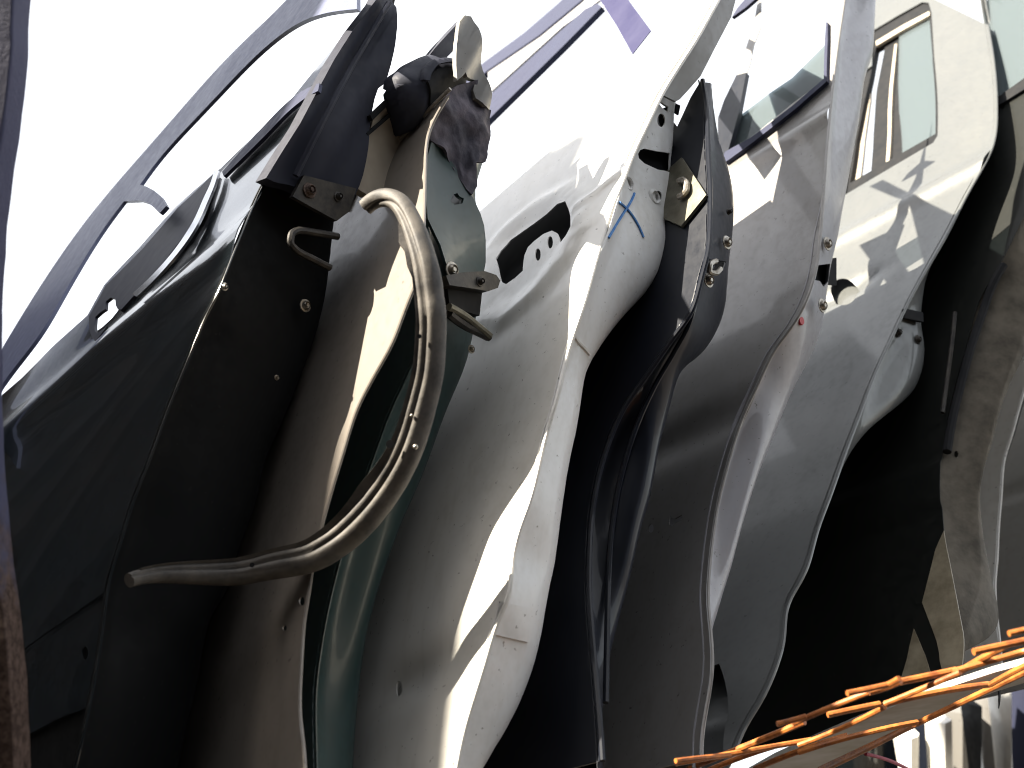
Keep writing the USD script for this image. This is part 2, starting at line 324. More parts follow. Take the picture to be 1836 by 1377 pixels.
    def lift(self, pts, off):
        """moves (s, t) so that a layer 'off' above the skin is seen where the skin point is seen"""
        ab = np.array(pts, float); goal = self.S(ab)
        for _ in range(4):
            P = self.S(ab, off); r = goal - EYE; r /= np.linalg.norm(r, axis=1, keepdims=True)
            n_ = self.nin(ab); k = ((P - EYE) * n_).sum(1) / (r * n_).sum(1); X = EYE + r * k[:, None]; dx = X - P
            tan_ = np.cross(n_, D); sg = np.sign((tan_ * (self.S(ab + [1e-3, 0]) - self.S(ab))).sum(1))
            ds = (dx * tan_).sum(1) * sg; s_new = ab[:, 0] + ds
            dt = dx @ D + np.interp(ab[:, 0], self.sq, self.eD) - np.interp(s_new, self.sq, self.eD)
            ab = np.stack([s_new, ab[:, 1] + dt], 1)
        return [tuple(a) for a in ab]
    # ---- parts
    def skin(self, name, poly_st, mat, holes=(), th=.0014, da=.016, db=.05, disp=None, off=0., under=None, label=None):
        if off:
            poly_st = self.lift(poly_st, off); holes = [self.lift(h, off) for h in holes]
        poly = Polygon(poly_st).buffer(0)
        for h in holes: poly = poly.difference(Polygon(h).buffer(0))
        def f(ab):
            o = np.full(len(ab), off) + (disp(ab) if disp is not None else 0)
            return self.S(ab, o)
        return self.part(name, sheet(poly, f, self.nin, da, db, th), mat, under=under, label=label)
    def jamb(self, name, right, mat, edge=None, holes=(), curl=.018, lip=.006, inner=None, th=.0016, bulge=None, under=None, top=9.):
        """the end face, from the skin's edge to the traced outline 'right'; its far side rolls back into the inner panel"""
        e = soft(smooth_px(edge, 200), 8) if edge is not None else None
        ea = [tuple(self.ab(*p)) for p in e] if e is not None else [tuple(a) for a in self.eab]
        r = soft(smooth_px(right, 160), 4); ra = self.abs_(r, .004 + curl)
        poly = Polygon(ea + ra[::-1]).buffer(0)
        if poly.geom_type != 'Polygon': poly = max(poly.geoms, key=lambda g: g.area)
        LE, LR = LineString(ea), LineString(ra)
        for h in holes: poly = poly.difference(Polygon(self.abs_(h, .006)).buffer(0))
        def depth(ab):
            pts = shapely.points(ab); dE, dR = shapely.distance(LE, pts), shapely.distance(LR, pts)
            d = .004 + lip * (1 - np.exp(-(dE / .010) ** 2)) + curl * np.exp(-dR / .012)
            if bulge is not None: d = d + bulge(ab)
            return d
        self.depth = depth
        p = self.part(name, sheet(poly, lambda ab: self.Jp(ab, depth(ab)), -self.n, .012, .007, th), mat, under=under)
        if inner:
            L = inner; R = self.Jp(ra, depth(np.array(ra)))
            R = R[(R - self.p) @ U < top]; k = len(R); v = np.vstack([R, R + D * L]); i = np.arange(k - 1)
            f = np.vstack([np.stack([i, i + 1, i + 1 + k], 1), np.stack([i, i + 1 + k, i + k], 1)])
            self.part('inner_panel', trimesh.Trimesh(v, f, process=False), mat)
        return p
    def plate(self, name, outline, mat, depth=0., th=.003, holes=(), under=None, da=.01, label=None, disp=None):
        """a flat piece lying in (or proud of) the end plane"""
        poly = Polygon(self.abs_(outline, depth)).buffer(0)
        if poly.geom_type != 'Polygon': poly = max(poly.geoms, key=lambda g: g.area)
        for h in holes: poly = poly.difference(Polygon(self.abs_(h, depth)).buffer(0))
        f = (lambda ab: self.Jp(ab, depth)) if disp is None else (lambda ab: self.Jp(ab, depth + disp(ab)))
        return self.part(name, sheet(poly, f, -self.n, da, da, th), mat, under=under, label=label)
    def stroke(self, name, px, mat, r=.0018, depth=0., under=None, label=None, n=40):
        c = smooth_px(px, n); P = np.array([self.Jp([self.ab(*q, depth)], depth)[0] for q in c])
        return self.part(name, tube(P, r, 8), mat, under=under, label=label)
    def bolt(self, x, y, r=.006, depth=.008, mat='bolt_metal', under=None, name='bolt', h=.005, label=None):
        p = self.Jp([self.ab(x, y, depth)], depth)[0]
        return self.part(name, lathe([(0, h), (r * .35, h), (r * .45, h * .6), (r * .62, h * .6), (r * .72, h), (r * .85, h * .8), (r, h * .25), (r * 1.35, h * .2), (r * 1.4, 0), (0, 0)][::-1], p, self.n), mat, under=under, label=label)
    def hem(self, mat, r=.0022, s0=0, s1=None, name='hem_edge'):
        k = (self.s >= s0) & (self.s <= (s1 or self.len))
        return self.part(name, tube(self.E[k] + self.n * .0006 , r, 8), mat)


# ------------------------------------------------------------------ ground
g = trimesh.creation.box((400, 400, .5)); g.apply_translation((0, 0, -.25))
single('ground', g, 'yard_dirt', kind='structure')

# ------------------------------------------------------------------ unseen walls added left of and behind the viewer, to shade doors and dim reflections
def ribbed_wall(a, b, h, nrib=40):
    a, b = np.array(a, float), np.array(b, float); e = b - a; L = np.linalg.norm(e); e /= L; n_ = np.array([-e[1], e[0]])
    k = nrib * 4; xs_ = np.linspace(0, L, k + 1); o = np.array([0, 0, .035, .035] * nrib + [0])
    q = a + xs_[:, None] * e + o[:, None] * n_
    v = np.vstack([np.c_[q, np.zeros(k + 1)], np.c_[q, np.full(k + 1, h)], np.c_[q - n_ * .08, np.zeros(k + 1)], np.c_[q - n_ * .08, np.full(k + 1, h)]]); i = np.arange(k); m = k + 1
    f = np.vstack([np.stack([i, i + 1, i + 1 + m], 1), np.stack([i, i + 1 + m, i + m], 1), np.stack([i + 2 * m, i + 3 * m, i + 1 + 3 * m], 1), np.stack([i + 2 * m, i + 1 + 3 * m, i + 1 + 2 * m], 1), np.stack([i + m, i + 1 + m, i + 1 + 3 * m], 1), np.stack([i + m, i + 1 + 3 * m, i + 3 * m], 1)])
    return trimesh.Trimesh(v, f, process=False)
single('added_shade_wall', join(ribbed_wall((-1.75, 2.75), (-2.4625, .565), 3.7, 20), ribbed_wall((-2.4625, .565), (-2.841, -.597), 4.95, 10), ribbed_wall((-2.6, -.95), (7.0, -.95), 3.0, 80)), 'wall_sheet', kind='structure', smooth=False)

# ------------------------------------------------------------------ door 1: black green, nearest on the left
E1 = [(690,-30),(675,0),(635,51),(600,106),(569,165),(541,220),(506,275),(471,333),(439,404),(412,471),(384,540),(373,558),(337,645),(302,731),(271,817),(235,911),(204,1013),(195,1037),(190,1077),(175,1187),(160,1267),(135,1377),(125,1420)]
d = Door('car_door', 'glossy black green car door nearest the camera, bare window frame at upper left', (340, 640), 1.10, E1, tilt=10)
sky_side = [(667,-4),(635,36),(580,106),(527,172),(470,231),(432,268),(396,302)]
low = [(190,1058),(135,1097),(85,1132),(40,1164),(-60,1228)]
near = [(s_, 0.) for s_ in np.linspace(d.st(674,2)[0], d.st(191,1060)[0], 60)]
near = [(a, 0.) for a, _ in near]
far = d.sts([(-60,1228),(-140,1000),(-140,800),(-60,760)])
hole1 = [(165,590),(167,566),(176,557),(184,551),(186,538),(194,531),(202,532),(206,551),(213,552),(207,561),(200,570),(186,583),(169,594)]
belt = [(0,711),(39,676),(90,625),(157,566),(188,511),(251,443),(314,369),(384,310),(396,302)]
crease = lambda ab: .006 * np.exp(-((ab[:, 0] - d.st(430, 420)[0]) / .03) ** 2) + .003 * (meshkit.fbm(np.c_[ab * 6, 0 * ab[:, :1]], 3) - .5)
poly = near + d.sts(low) + far[1:] + d.sts(belt) + d.sts(sky_side[:-1][::-1])
h1 = np.array(hole1, float); h1 = (h1 - h1.mean(0)) * 1.15 + h1.mean(0)
d.skin('skin', poly, 'black_green_paint', holes=[d.sts(h1)], disp=crease)
lowc = d.sts([(191,1064),(135,1101),(85,1136),(40,1168),(-60,1232)])
clad = [(s_, 0.) for s_ in np.linspace(d.st(189,1064)[0], d.st(161,1264)[0], 16)] + d.sts([(160,1267),(100,1290),(50,1317),(-60,1372)]) + lowc[::-1]
d.skin('lower_cladding', clad, 'black_green_paint', off=-.004, holes=[d.sts(ellipse(152,1171,6,12))])
sill = [(s_, 0.) for s_ in np.linspace(d.st(160,1270)[0], d.len, 12)] + d.sts([(100,1440),(-60,1520),(-60,1378),(50,1322),(100,1295)])
d.skin('sill_strip', sill, 'black_jamb', off=-.010)
arc_o = soft(smooth_px([(540,-30),(522,0),(463,47),(392,118),(314,208),(235,298),(176,365),(129,427),(94,478),(57,535),(0,630),(-60,735)], 90), 60)
arc_a = soft(smooth_px([(-60,800),(0,692),(40,640),(71,605),(106,540),(149,467),(180,416),(222,361)], 50), 30)
arc_b = soft(smooth_px([(251,331),(282,286),(333,231),(392,169),(455,102),(510,55),(561,24),(627,16),(640,16)], 50), 30)
arc_i = [tuple(q) for q in arc_a] + [(251,359),(264,363),(275,371),(286,382),(292,376),(298,369),(288,352),(275,341),(262,334)] + [tuple(q) for q in arc_b] + [(640,-30)]
fr = d.upright('window_frame', [tuple(q) for q in arc_o] + arc_i, 'glare_tint_frame', -.05, th=.005, da=.03)
gro_a = smooth_px([(505,58),(452,97),(392,160),(333,220),(282,272),(245,318)], 40)
gro_b = smooth_px([(240,315),(277,268),(328,215),(386,153),(445,92),(500,53)], 40)
q_o = [(384,310),(314,369),(251,443),(188,511),(157,566)]
q_i = [(165,609),(200,566),(243,522),(298,467),(333,424),(353,392),(369,353),(380,325)]
d.skin('corner_trim', d.sts(q_o) + d.sts(q_i), 'slate_plastic', th=.004, da=.012, db=.02, off=.0065, holes=[d.sts(hole1)],
       disp=lambda ab: -.004 * np.cos((ab[:, 1] - d.st(270, 450)[1]) * 12))
ch = smooth_px([(392,306),(385,330),(372,362),(357,396),(335,432),(300,476),(245,532)], 40)
ch2 = smooth_px([(236,527),(294,470),(328,426),(349,391),(364,357),(378,326),(384,305)], 40)
d.skin('chrome_edge', d.sts(ch) + d.sts(ch2), 'chrome', th=.003, da=.02, db=.02, off=.010)
mo = smooth_px([(573,149),(542,163),(510,188),(470,229),(431,271),(398,308)], 40); mo2 = smooth_px([(401,316),(437,281),(478,240),(518,199),(550,174),(570,163)], 40)
d.skin('belt_moulding', d.sts(mo) + d.sts(mo2), 'slate_trim', th=.004, da=.02, db=.02, off=.008)
up1 = [(720,-30),(709,0),(714,12),(712,50),(709,80),(704,115),(700,135),(692,150),(682,157),(677,175),(674,196),(668,228),(663,259),(657,288),(651,314),(645,332),(639,345),(625,380)]
top_edge = [(690,-30),(675,0),(635,51),(600,106),(569,165),(541,220),(506,275),(480,318)]
low1 = [(720,-30),(711,12),(690,120),(652,200),(620,300),(604,400),(592,511),(580,570),(549,664),(510,762),(482,825),(463,911),(440,970),(415,1057),(380,1117),(360,1227),(325,1377),(318,1420)]
d.jamb('end_face', low1, 'black_jamb', inner=.7, curl=.02, top=min((d.S(d.sts(belt)) - d.p) @ U) - .02)
d.plate('upper_post', top_edge + [(520,330),(560,350),(625,380)] + up1[::-1], 'slate_jamb', depth=-.022, th=.018, da=.008,
        disp=lambda ab: .006 * np.abs(np.sin((ab[:, 1]) * 60)) ** 3)
d.stroke('post_rib', [(697,6),(668,55),(630,120),(598,180),(565,245),(530,315)], 'slate_jamb', r=.0035, depth=-.024)
hp = d.plate('hinge_plate', [(545,314),(639,338),(628,378),(604,396),(560,372),(525,352)], 'dark_steel', depth=-.028, th=.006)
d.bolt(555, 341, .006, -.028, under=hp, mat='rust'); d.bolt(606, 353, .004, -.028, under=hp, mat='dark_steel')
d.stroke('check_loop', [(606,424),(570,418),(536,413),(523,420),(521,434),(530,447),(560,464),(592,480)], 'dark_steel', r=.0038, depth=-.022)
d.bolt(547, 548, .005, .0); d.bolt(496, 677, .002, .0, h=.002); d.bolt(402, 514, .003, -.001, h=.004)
d.hem('black_green_paint', r=.0012, s0=d.st(470,333)[0])
DOOR1 = d

# ------------------------------------------------------------------ door 2: taupe, behind the hanging seal
E2 = [(826,120),(810,161),(790,193),(775,220),(767,240),(763,265),(761,340),(758,430),(748,500),(735,531),(720,570),(704,613),(669,676),(637,739),(614,813),(590,892),(571,962),(560,1010),(552,1070),(545,1107),(540,1177),(536,1267),(543,1337),(546,1377),(547,1420)]
d = Door('car_door', 'taupe grey car door behind the hanging rubber seal, a sliver of sun on its edge', (700, 620), 1.15, E2, tilt=8)
sb = d.st(775, 205)[0]
tri = d.sts([(810,161),(770,200),(735,235),(690,281),(660,314),(645,333),(625,378)])
st0 = d.st(812, 163)[0]
poly = [(a, 0.) for a in np.linspace(st0, d.len, 70)] + [(d.len, .85), (d.st(600, 470)[0], .85)] + d.sts([(540,440),(580,410)]) + tri[::-1][:-1]
d.skin('skin', poly, 'taupe_paint', holes=[d.sts(ellipse(541,1078,5,8)), d.sts(ellipse(510,1126,4,5))], disp=lambda ab: .002 * (meshkit.fbm(np.c_[ab * 8, 0 * ab[:, :1]], 3, 3) - .5))
d.hem('taupe_paint', r=.002, s0=st0)
d.part('belt_lip', tube(d.S(tri, .002), .0022, 8), 'taupe_paint')
DOOR2 = d

# ------------------------------------------------------------------ door 3: dark green with a torn top
E3 = [(800,168),(788,210),(775,251),(764,300),(766,400),(775,490),(770,560),(745,640),(700,740),(660,850),(626,950),(596,1060),(578,1150),(566,1260),(568,1377),(570,1420)]
d = Door('car_door', 'dark green car door with a torn hinge end and a grey stump of window post', (760, 620), 1.215, E3, tilt=8)
sb = d.st(775, 250)[0]
d.skin('skin', [(a, 0.) for a in np.linspace(sb + .01, d.len, 60)] + [(d.len, .85), (sb + .01, .85)], 'green_paint')
B3 = [(857,150),(876,185),(882,240),(872,290),(862,320),(858,345),(862,376),(870,416),(872,450),(871,486),(866,530),(858,580),(845,640),(805,740),(765,850),(722,950),(684,1060),(662,1150),(648,1260),(640,1377),(638,1420)]
d.jamb('end_face', B3, 'green_paint', inner=.7, curl=.015, top=.28, holes=[[(812,349),(820,346),(824,352),(832,356),(829,365),(815,367),(808,361)]])
pl = d.plate('hinge_face', [(775,251),(786,250),(797,268),(810,290),(826,315),(841,341),(852,362),(862,384),(868,404),(871,430),(871,470),(867,492),(806,492),(790,440),(767,392),(763,340),(764,290)], 'green_paint', depth=-.004, th=.004,
        holes=[[(812,349),(820,346),(824,352),(832,356),(829,365),(815,367),(808,361)]], label='teal green hinge face with a torn rivet hole')
ru = d.plate('torn_lining', [(806,164),(822,152),(857,143),(853,173),(862,186),(879,198),(881,238),(872,290),(853,291),(857,333),(847,349),(838,338),(826,318),(810,292),(794,266),(775,250),(772,236),(784,210)], 'torn_underlay', depth=-.007, th=.004, da=.004,
        disp=lambda ab: -.014 * meshkit.fbm(np.c_[ab * 45, 0 * ab[:, :1]], 4, 5) + .007)
po = d.plate('window_post', [(826,38),(836,26),(849,27),(857,50),(864,88),(866,106),(873,140),(880,172),(879,197),(866,190),(854,176),(852,160),(857,142),(838,138),(832,131),(828,136),(816,146),(818,118),(821,95),(825,66)], 'grey_paint', depth=-.010, th=.006, da=.005,
        disp=lambda ab: .0035 * np.sin(ab[:, 1] * 150) + .001 * meshkit.fbm(np.c_[ab * 60, 0 * ab[:, :1]], 3, 8), label='torn stump of a light grey window post')
d.bolt(810, 484, .0065, -.006, label='round head bolt at the foot of the hinge face')
hb = d.plate('hinge_arm', [(800,494),(830,488),(869,486),(890,493),(897,503),(893,516),(876,522),(840,516),(806,511)], 'dark_steel', depth=-.03, th=.028, da=.012)
d.bolt(860, 505, .004, -.031, under=hb, mat='dark_steel')
d.plate('hinge_block', [(802,514),(865,519),(860,566),(835,558),(806,546)], 'black_plastic', depth=-.016, th=.014, da=.015)
d.stroke('lower_hinge_arm', [(805,550),(833,566),(856,584),(878,602)], 'latch_metal', r=.004, depth=-.020)
d.stroke('lower_hinge_arm', [(805,562),(835,584),(860,596),(876,604)], 'dark_steel', r=.005, depth=-.016)
d.bolt(845, 626, .0035, .0, h=.003)
# behind the post: beige trim, mirror and frame, all standing off this door's skin
d.plate('beige_trim_panel', [(672,204),(708,172),(718,165),(740,200),(765,250),(720,330),(660,350),(636,335)], 'beige_trim', depth=.05, th=.012)
d.plate('trim_strip', [(664,206),(716,157),(722,163),(668,216)], 'black_plastic', depth=.045, th=.006)
d.plate('trim_strip', [(658,238),(718,186),(722,191),(660,244)], 'black_plastic', depth=.046, th=.006)
d.plate('window_frame', [(766,104),(780,86),(800,64),(826,36),(838,40),(834,78),(812,92),(794,110)], 'slate_plastic', depth=.03, th=.01)
mo = smooth_px([(708,150),(709,138),(715,129),(728,120),(739,110),(755,102),(771,98),(790,104),(828,108),(830,157),(800,180),(771,205),(745,232),(731,236),(722,210),(714,185),(708,160)], 90)
Lm = LineString(d.abs_(mo, .03))
dm = lambda ab: -.03 * (1 - np.exp(-shapely.distance(Lm, shapely.points(ab)) / .016))
mir = d.plate('side_mirror', mo, 'slate_plastic', depth=.03, th=.02, da=.005, disp=dm)
mi = smooth_px([(742,158),(750,145),(766,133),(790,131),(830,131),(830,150),(800,176),(770,206),(752,196)], 50)
d.plate('mirror_recess', mi, 'black_plastic', depth=.027, th=.004, da=.005, under=mir, disp=dm)
d.plate('mirror_lip', smooth_px([(738,152),(748,127),(768,112),(795,110),(830,112),(830,124),(795,120),(770,123),(756,136),(746,156)], 50), 'slate_jamb', depth=.021, th=.006, da=.005, under=mir, disp=dm)
DOOR3 = d

# ------------------------------------------------------------------ door 4: white, marked with a blue cross
E4 = [(1312,-40),(1288,0),(1249,71),(1214,125),(1183,176),(1163,220),(1140,267),(1124,306),(1112,341),(1100,365),(1080,431),(1065,480),(1049,539),(1032,590),(1014,645),(1002,700),(978,782),(951,896),(927,962),(916,1020),(915,1057),(890,1117),(865,1202),(845,1265),(830,1317),(818,1377),(812,1420)]
d = Door('car_door', 'white car door with a blue cross drawn on its end face', (1015, 640), 1.19, E4, tilt=8)
sb = d.st(1075, 14)[0]; srail = d.st(920, 168)[0]
bel = d.sts([(1290,-150),(1180,-66),(1075,14),(1010,78),(880,208),(760,330),(640,470),(560,560)])
rec = [(892,467),(900,451),(916,431),(960,400),(1002,369),(1018,365),(1023,378),(1027,392),(1028,412),(1018,424),(1006,437),(1004,428),(1000,419),(990,414),(975,420),(958,433),(947,444),(941,458),(938,486),(925,498),(908,510),(900,506)]
slot4 = ellipse(707,1232,5,14)
sur = Polygon(d.sts([(878,452),(905,416),(960,372),(1012,345),(1038,362),(1040,410),(1010,462),(960,525),(905,572),(866,570)]))
crn = LineString(d.sts([(1127,300),(1085,330),(1040,376),(1038,420)]))
dentc = d.st(735, 1215)
def disp4(ab):
    pts = shapely.points(ab); ds = shapely.distance(sur, pts); inside = shapely.distance(sur.exterior, pts) * shapely.contains(sur, pts)
    o = .006 * np.exp(-(ds / .016) ** 2) * (1 - np.clip(inside / .03, 0, 1) * .9)
    o += .0035 * np.exp(-(shapely.distance(crn, pts) / .006) ** 2)
    o -= .008 * np.exp(-(((ab[:, 0] - dentc[0]) / .022) ** 2 + ((ab[:, 1] - dentc[1]) / .05) ** 2))
    return o
poly = [(0, 0.)] + [(a, 0.) for a in np.linspace(.002, d.len, 90)] + [(d.len, .85), (bel[-1][0], .85)] + bel[1:][::-1]
win4 = [(880,214),(1010,84),(1085,10),(1140,-50),(1200,-50),(1180,50),(1130,130),(1080,205),(1034,238),(994,264),(861,378),(790,444),(755,410),(790,310)]
sk4 = d.skin('skin', poly, 'white_paint', holes=[d.sts(win4), d.sts(rec), d.sts(slot4), d.sts(ellipse(965,457,5,11)), d.sts(ellipse(987,435,5,11))], disp=disp4, da=.006, db=.014)
cup = d.sts([(850,540),(850,440),(1000,330),(1050,330),(1062,420),(1010,470),(930,540),(880,560)])
d.skin('handle_recess', cup, 'black_plastic', off=-.026, th=.002)
d.part('slot_backing', sheet(Polygon(d.sts(ellipse(707,1232,14,24))), lambda ab: d.S(ab, -.03), d.nin, .02, .02, .002), 'black_plastic')
rail_b = d.sts([(880,169),(1010,51),(1049,16),(1070,6),(1079,12),(1012,80),(880,210),(760,332),(755,290)])
d.skin('belt_weatherstrip', rail_b, 'slate_trim', off=.004, th=.010)
rail_a = d.sts([(869,110),(940,58),(998,8),(1020,-12),(1056,-12),(1041,2),(967,63),(873,127),(780,215),(770,195)])
d.skin('window_frame', rail_a, 'slate_trim', off=-.012, th=.012)
d.skin('glass_edge', d.sts([(874,127),(967,64),(1041,3),(1060,-10),(1075,0),(1008,48),(880,164)]), 'silver_jamb', off=-.016, th=.004)
tp = [(1050,-40),(1062,-4),(1110,-40),(1128,2),(1167,55),(1134,97),(1105,45)]
d.upright('lavender_tape', tp, 'lavender_tape', float(np.interp(0., d.sq, d.q[:, 1])) - .01, th=.001)
B4 = [(1332,-40),(1320,0),(1312,31),(1281,90),(1257,137),(1232,165),(1219,180),(1214,200),(1214,220),(1213,250),(1212,270),(1208,292),(1206,314),(1210,330),(1210,345),(1209,370),(1208,396),(1203,430),(1190,463),(1169,500),(1139,540),(1123,558),(1092,602),(1065,645),(1049,676),(1041,731),(1032,785),(1021,833),(1006,931),(994,1020),(985,1060),(965,1170),(930,1270),(870,1377),(846,1420)]
hl = [[(1181,178),(1183,174),(1210,187),(1208,197)], ellipse(1196,212,7.5,12), [(1153,273),(1157,266),(1165,263),(1190,268),(1216,270),(1216,304),(1190,301),(1165,290),(1155,281)], ellipse(1132,327,6,9), ellipse(1190,349,6.5,10)]
bc = d.ab(1130, 440)
jb4 = d.jamb('end_face', B4, 'white_jamb', holes=hl, inner=.7, top=min((d.S(d.sts([(994,264),(861,378)])) - d.p) @ U) - .02, curl=.022, lip=.004, bulge=lambda ab: -.010 * np.exp(-(((ab[:, 0] - bc[0]) / .07) ** 2)) + .006 / (1 + np.exp(-(ab[:, 0] - d.ab(1150, 340)[0]) / .006)))
d.plate('post_cover', [(1312,-40),(1288,0),(1249,71),(1214,125),(1188,170),(1212,182),(1219,178),(1232,164),(1256,137),(1280,90),(1311,31),(1319,0),(1331,-40)], 'grey_paint', depth=-.002, th=.003)
for h_ in hl[:]:
    hc = np.mean(h_, axis=0); d.plate('hole_backing', [tuple(hc + (np.array(q_) - hc) * 1.7) for q_ in h_], 'black_plastic', depth=.028, th=.002, da=.05)
def cupring(x, y, r):
    p = d.Jp([d.ab(x, y)], d.depth(np.array([d.ab(x, y)])))[0]
    return lathe([(r * .80, -.006), (r * .92, .0005), (r * 1.2, .0022), (r * 1.75, -.0005)], p, d.n, 22)
for (x, y) in ((1132, 327), (1190, 349)): d.part('hole_rim', cupring(x, y, .0062), 'white_jamb')
def on_jamb(c, r=.0016):
    q = np.array([d.ab(*a) for a in c]); return d.Jp(q, d.depth(q) - .0006)
xs_ = d.part('blue_cross', join(tube(on_jamb(smooth_px([(1104,365),(1120,372),(1134,388),(1145,408),(1152,426)], 24)), .0016, 6), tube(on_jamb(smooth_px([(1143,345),(1132,362),(1118,380),(1100,404),(1085,428)], 24)), .0016, 6)), 'blue_marker')
d.part('tape_patch', sheet(Polygon(d.abs_([(900,1078),(962,1090),(958,1152),(886,1136)])), lambda ab: d.Jp(ab, d.depth(ab) - .0016), -d.n, .008, .008, .0014), 'white_jamb')
d.part('seam_ridge', tube(on_jamb(smooth_px([(1034,598),(1060,622),(1072,632)], 12)), .0018, 6), 'white_jamb')
d.hem('white_paint', r=.0022)
DOOR4 = d

# ------------------------------------------------------------------ door 5: navy, between the white and the silver
E5 = [(1250,20),(1253,80),(1258,141),(1267,192),(1269,275),(1273,353),(1270,451),(1261,482),(1253,515),(1240,560),(1210,600),(1163,668),(1116,735),(1085,810),(1066,885),(1057,960),(1055,1050),(1060,1130),(1068,1220),(1075,1300),(1080,1377),(1082,1420)]
d = Door('car_door', 'dark navy car door with an olive latch plate, right of the white door', (1190, 640), 1.28, E5, tilt=6)
st5 = d.st(1256, 143)[0]
poly = [(a, 0.) for a in np.linspace(st5, d.len, 60)] + [(d.len, .85), (d.st(1060, 350)[0], .85)] + [(.115,.24),(-.02,.19),(-.035,.09),(.05,.062)] + d.sts([(1214,227),(1238,175)])  # hidden upper bump added to the outline to shade the silver door
d.skin('skin', poly, 'navy_paint')
lp = d.skin('latch_plate', d.sts([(1222,282),(1266,349),(1221,405),(1190,392),(1190,310)]), 'latch_metal', off=.006, th=.004)
d.part('latch_hook', tube(d.S(d.sts(smooth_px([(1226,336),(1235,332),(1241,338),(1242,348),(1236,358),(1228,362)], 20)), .011), .004, 8), 'bolt_metal', under=lp)
B5 = [(1276,20),(1280,80),(1284,150),(1289,205),(1300,262),(1314,300),(1321,335),(1324,370),(1322,420),(1316,462),(1313,504),(1309,551),(1293,595),(1268,632),(1230,664),(1210,731),(1190,809),(1175,892),(1158,950),(1143,1020),(1120,1110),(1098,1210),(1090,1300),(1092,1377),(1094,1420)]
e5j = E5[2:]
d.jamb('end_face', B5[2:], 'navy_paint', inner=.7, top=(d.S(d.sts([(1214,227)])) - d.p)[0] @ U - .04, curl=.014, lip=.008, edge=e5j, holes=[[(1272,462),(1312,466),(1306,482),(1292,492),(1284,486),(1290,474),(1268,474)]])
d.bolt(1303, 435, .006, .006); d.bolt(1270, 503, .006, .006); d.bolt(1306, 380, .003, .008, mat='dark_steel')
d.stroke('latch_loop', [(1284,468),(1274,474),(1272,486),(1282,490),(1292,482)], 'bolt_metal', r=.003, depth=.0)
rib5 = [(1248,530),(1238,575),(1210,630),(1175,690),(1143,760),(1120,830),(1104,900),(1094,980),(1090,1060),(1088,1160),(1086,1260)]
d.stroke('pressed_rib', rib5, 'navy_paint', r=.003, depth=.006, n=60)
d.hem('navy_paint', r=.003, s0=st5)
DOOR5 = d

# ------------------------------------------------------------------ door 6: silver with its window
E6 = [(1520,-40),(1514,0),(1505,60),(1496,125),(1489,188),(1481,275),(1477,333),(1471,412),(1465,471),(1457,506),(1445,540),(1422,582),(1387,629),(1359,688),(1328,755),(1304,833),(1285,911),(1271,1020),(1268,1072),(1273,1127),(1277,1190),(1273,1229),(1262,1290),(1257,1330),(1258,1400)]
d = Door('car_door', 'silver grey car door with a red dot sticker on its end face', (1390, 640), 1.40, E6, tilt=6)
win6 = [(1302,273),(1309,262),(1326,200),(1340,129),(1352,80),(1384,0),(1396,-60),(1484,-60),(1482,51),(1479,143),(1420,186),(1347,246)]
outer6 = d.sts([(1287,212),(1298,180),(1320,137),(1336,90),(1352,40),(1362,-20),(1366,-80)])
poly = [(-.02, 0.)] + [(a, 0.) for a in np.linspace(0, d.len, 80)] + [(d.len, .85), (d.st(1180,380)[0], .85)] + d.sts([(1180,380),(1250,316),(1288,285)]) + outer6 + [(-.02, d.st(1366,-30)[1])]
d.skin('skin', poly, 'silver_paint', holes=[d.sts(win6), d.sts(ellipse(1167,947,5,8)), d.sts([(1200,925),(1210,930),(1222,923),(1222,932),(1212,936),(1205,944),(1200,940)])], da=.008, db=.02,
       disp=lambda ab: .006 * np.exp(-((ab[:, 0] - d.st(1440, 235)[0]) / .018) ** 2) - .004 * np.exp(-((ab[:, 0] - d.st(1330, 740)[0]) / .03) ** 2))
d.skin('window_seal', d.sts([(1296,283),(1300,272),(1347,246),(1420,190),(1477,141),(1482,146),(1425,196),(1350,255),(1300,291)]), 'slate_trim', off=.008, th=.006)
d.skin('window_seal', d.sts([(1477,145),(1479,70),(1481,40),(1484,40),(1484,70),(1482,145)]), 'slate_trim', off=.006, th=.006)
d.skin('window_post', d.sts([(1287,212),(1298,180),(1320,135),(1338,130),(1324,204),(1314,240),(1306,268),(1298,284),(1288,276)]), 'navy_paint', off=.005, th=.008, label='lower part of the window post covered in navy trim')
d.skin('window_glass', d.sts([(1304,268),(1312,240),(1330,205),(1383,165),(1420,140),(1480,80),(1480,140),(1420,188),(1347,248)]), 'window_glass', off=-.010, th=.004)
d.skin('top_seal', d.sts([(1312,31),(1322,14),(1345,-12),(1366,-12),(1336,14)]), 'slate_trim', off=.02, th=.006)
B6 = [(1570,-40),(1566,0),(1563,60),(1560,112),(1551,127),(1545,150),(1541,180),(1536,220),(1528,265),(1520,306),(1512,353),(1504,392),(1500,430),(1497,463),(1494,500),(1490,523),(1488,545),(1485,566),(1479,596),(1469,625),(1450,662),(1430,700),(1398,778),(1367,856),(1340,943),(1320,1020),(1303,1075),(1290,1119),(1283,1140),(1281,1190),(1278,1229),(1270,1290),(1268,1330),(1269,1400)]
d.jamb('end_face', B6, 'silver_jamb', inner=.7, top=min((d.S(d.sts([(1300,275),(1477,141)])) - d.p) @ U) - .02, curl=.014, lip=.003, holes=[[(1470,474),(1500,470),(1500,500),(1486,512),(1478,502),(1468,500)]],
       bulge=lambda ab: -.005 * np.sin(np.clip((ab[:, 0] - d.ab(1500,420)[0]) / .03, -1.5, 1.5)))
d.plate('slot_backing', [(1462,466),(1500,462),(1500,512),(1464,508)], 'black_plastic', depth=.03, th=.002, da=.05)
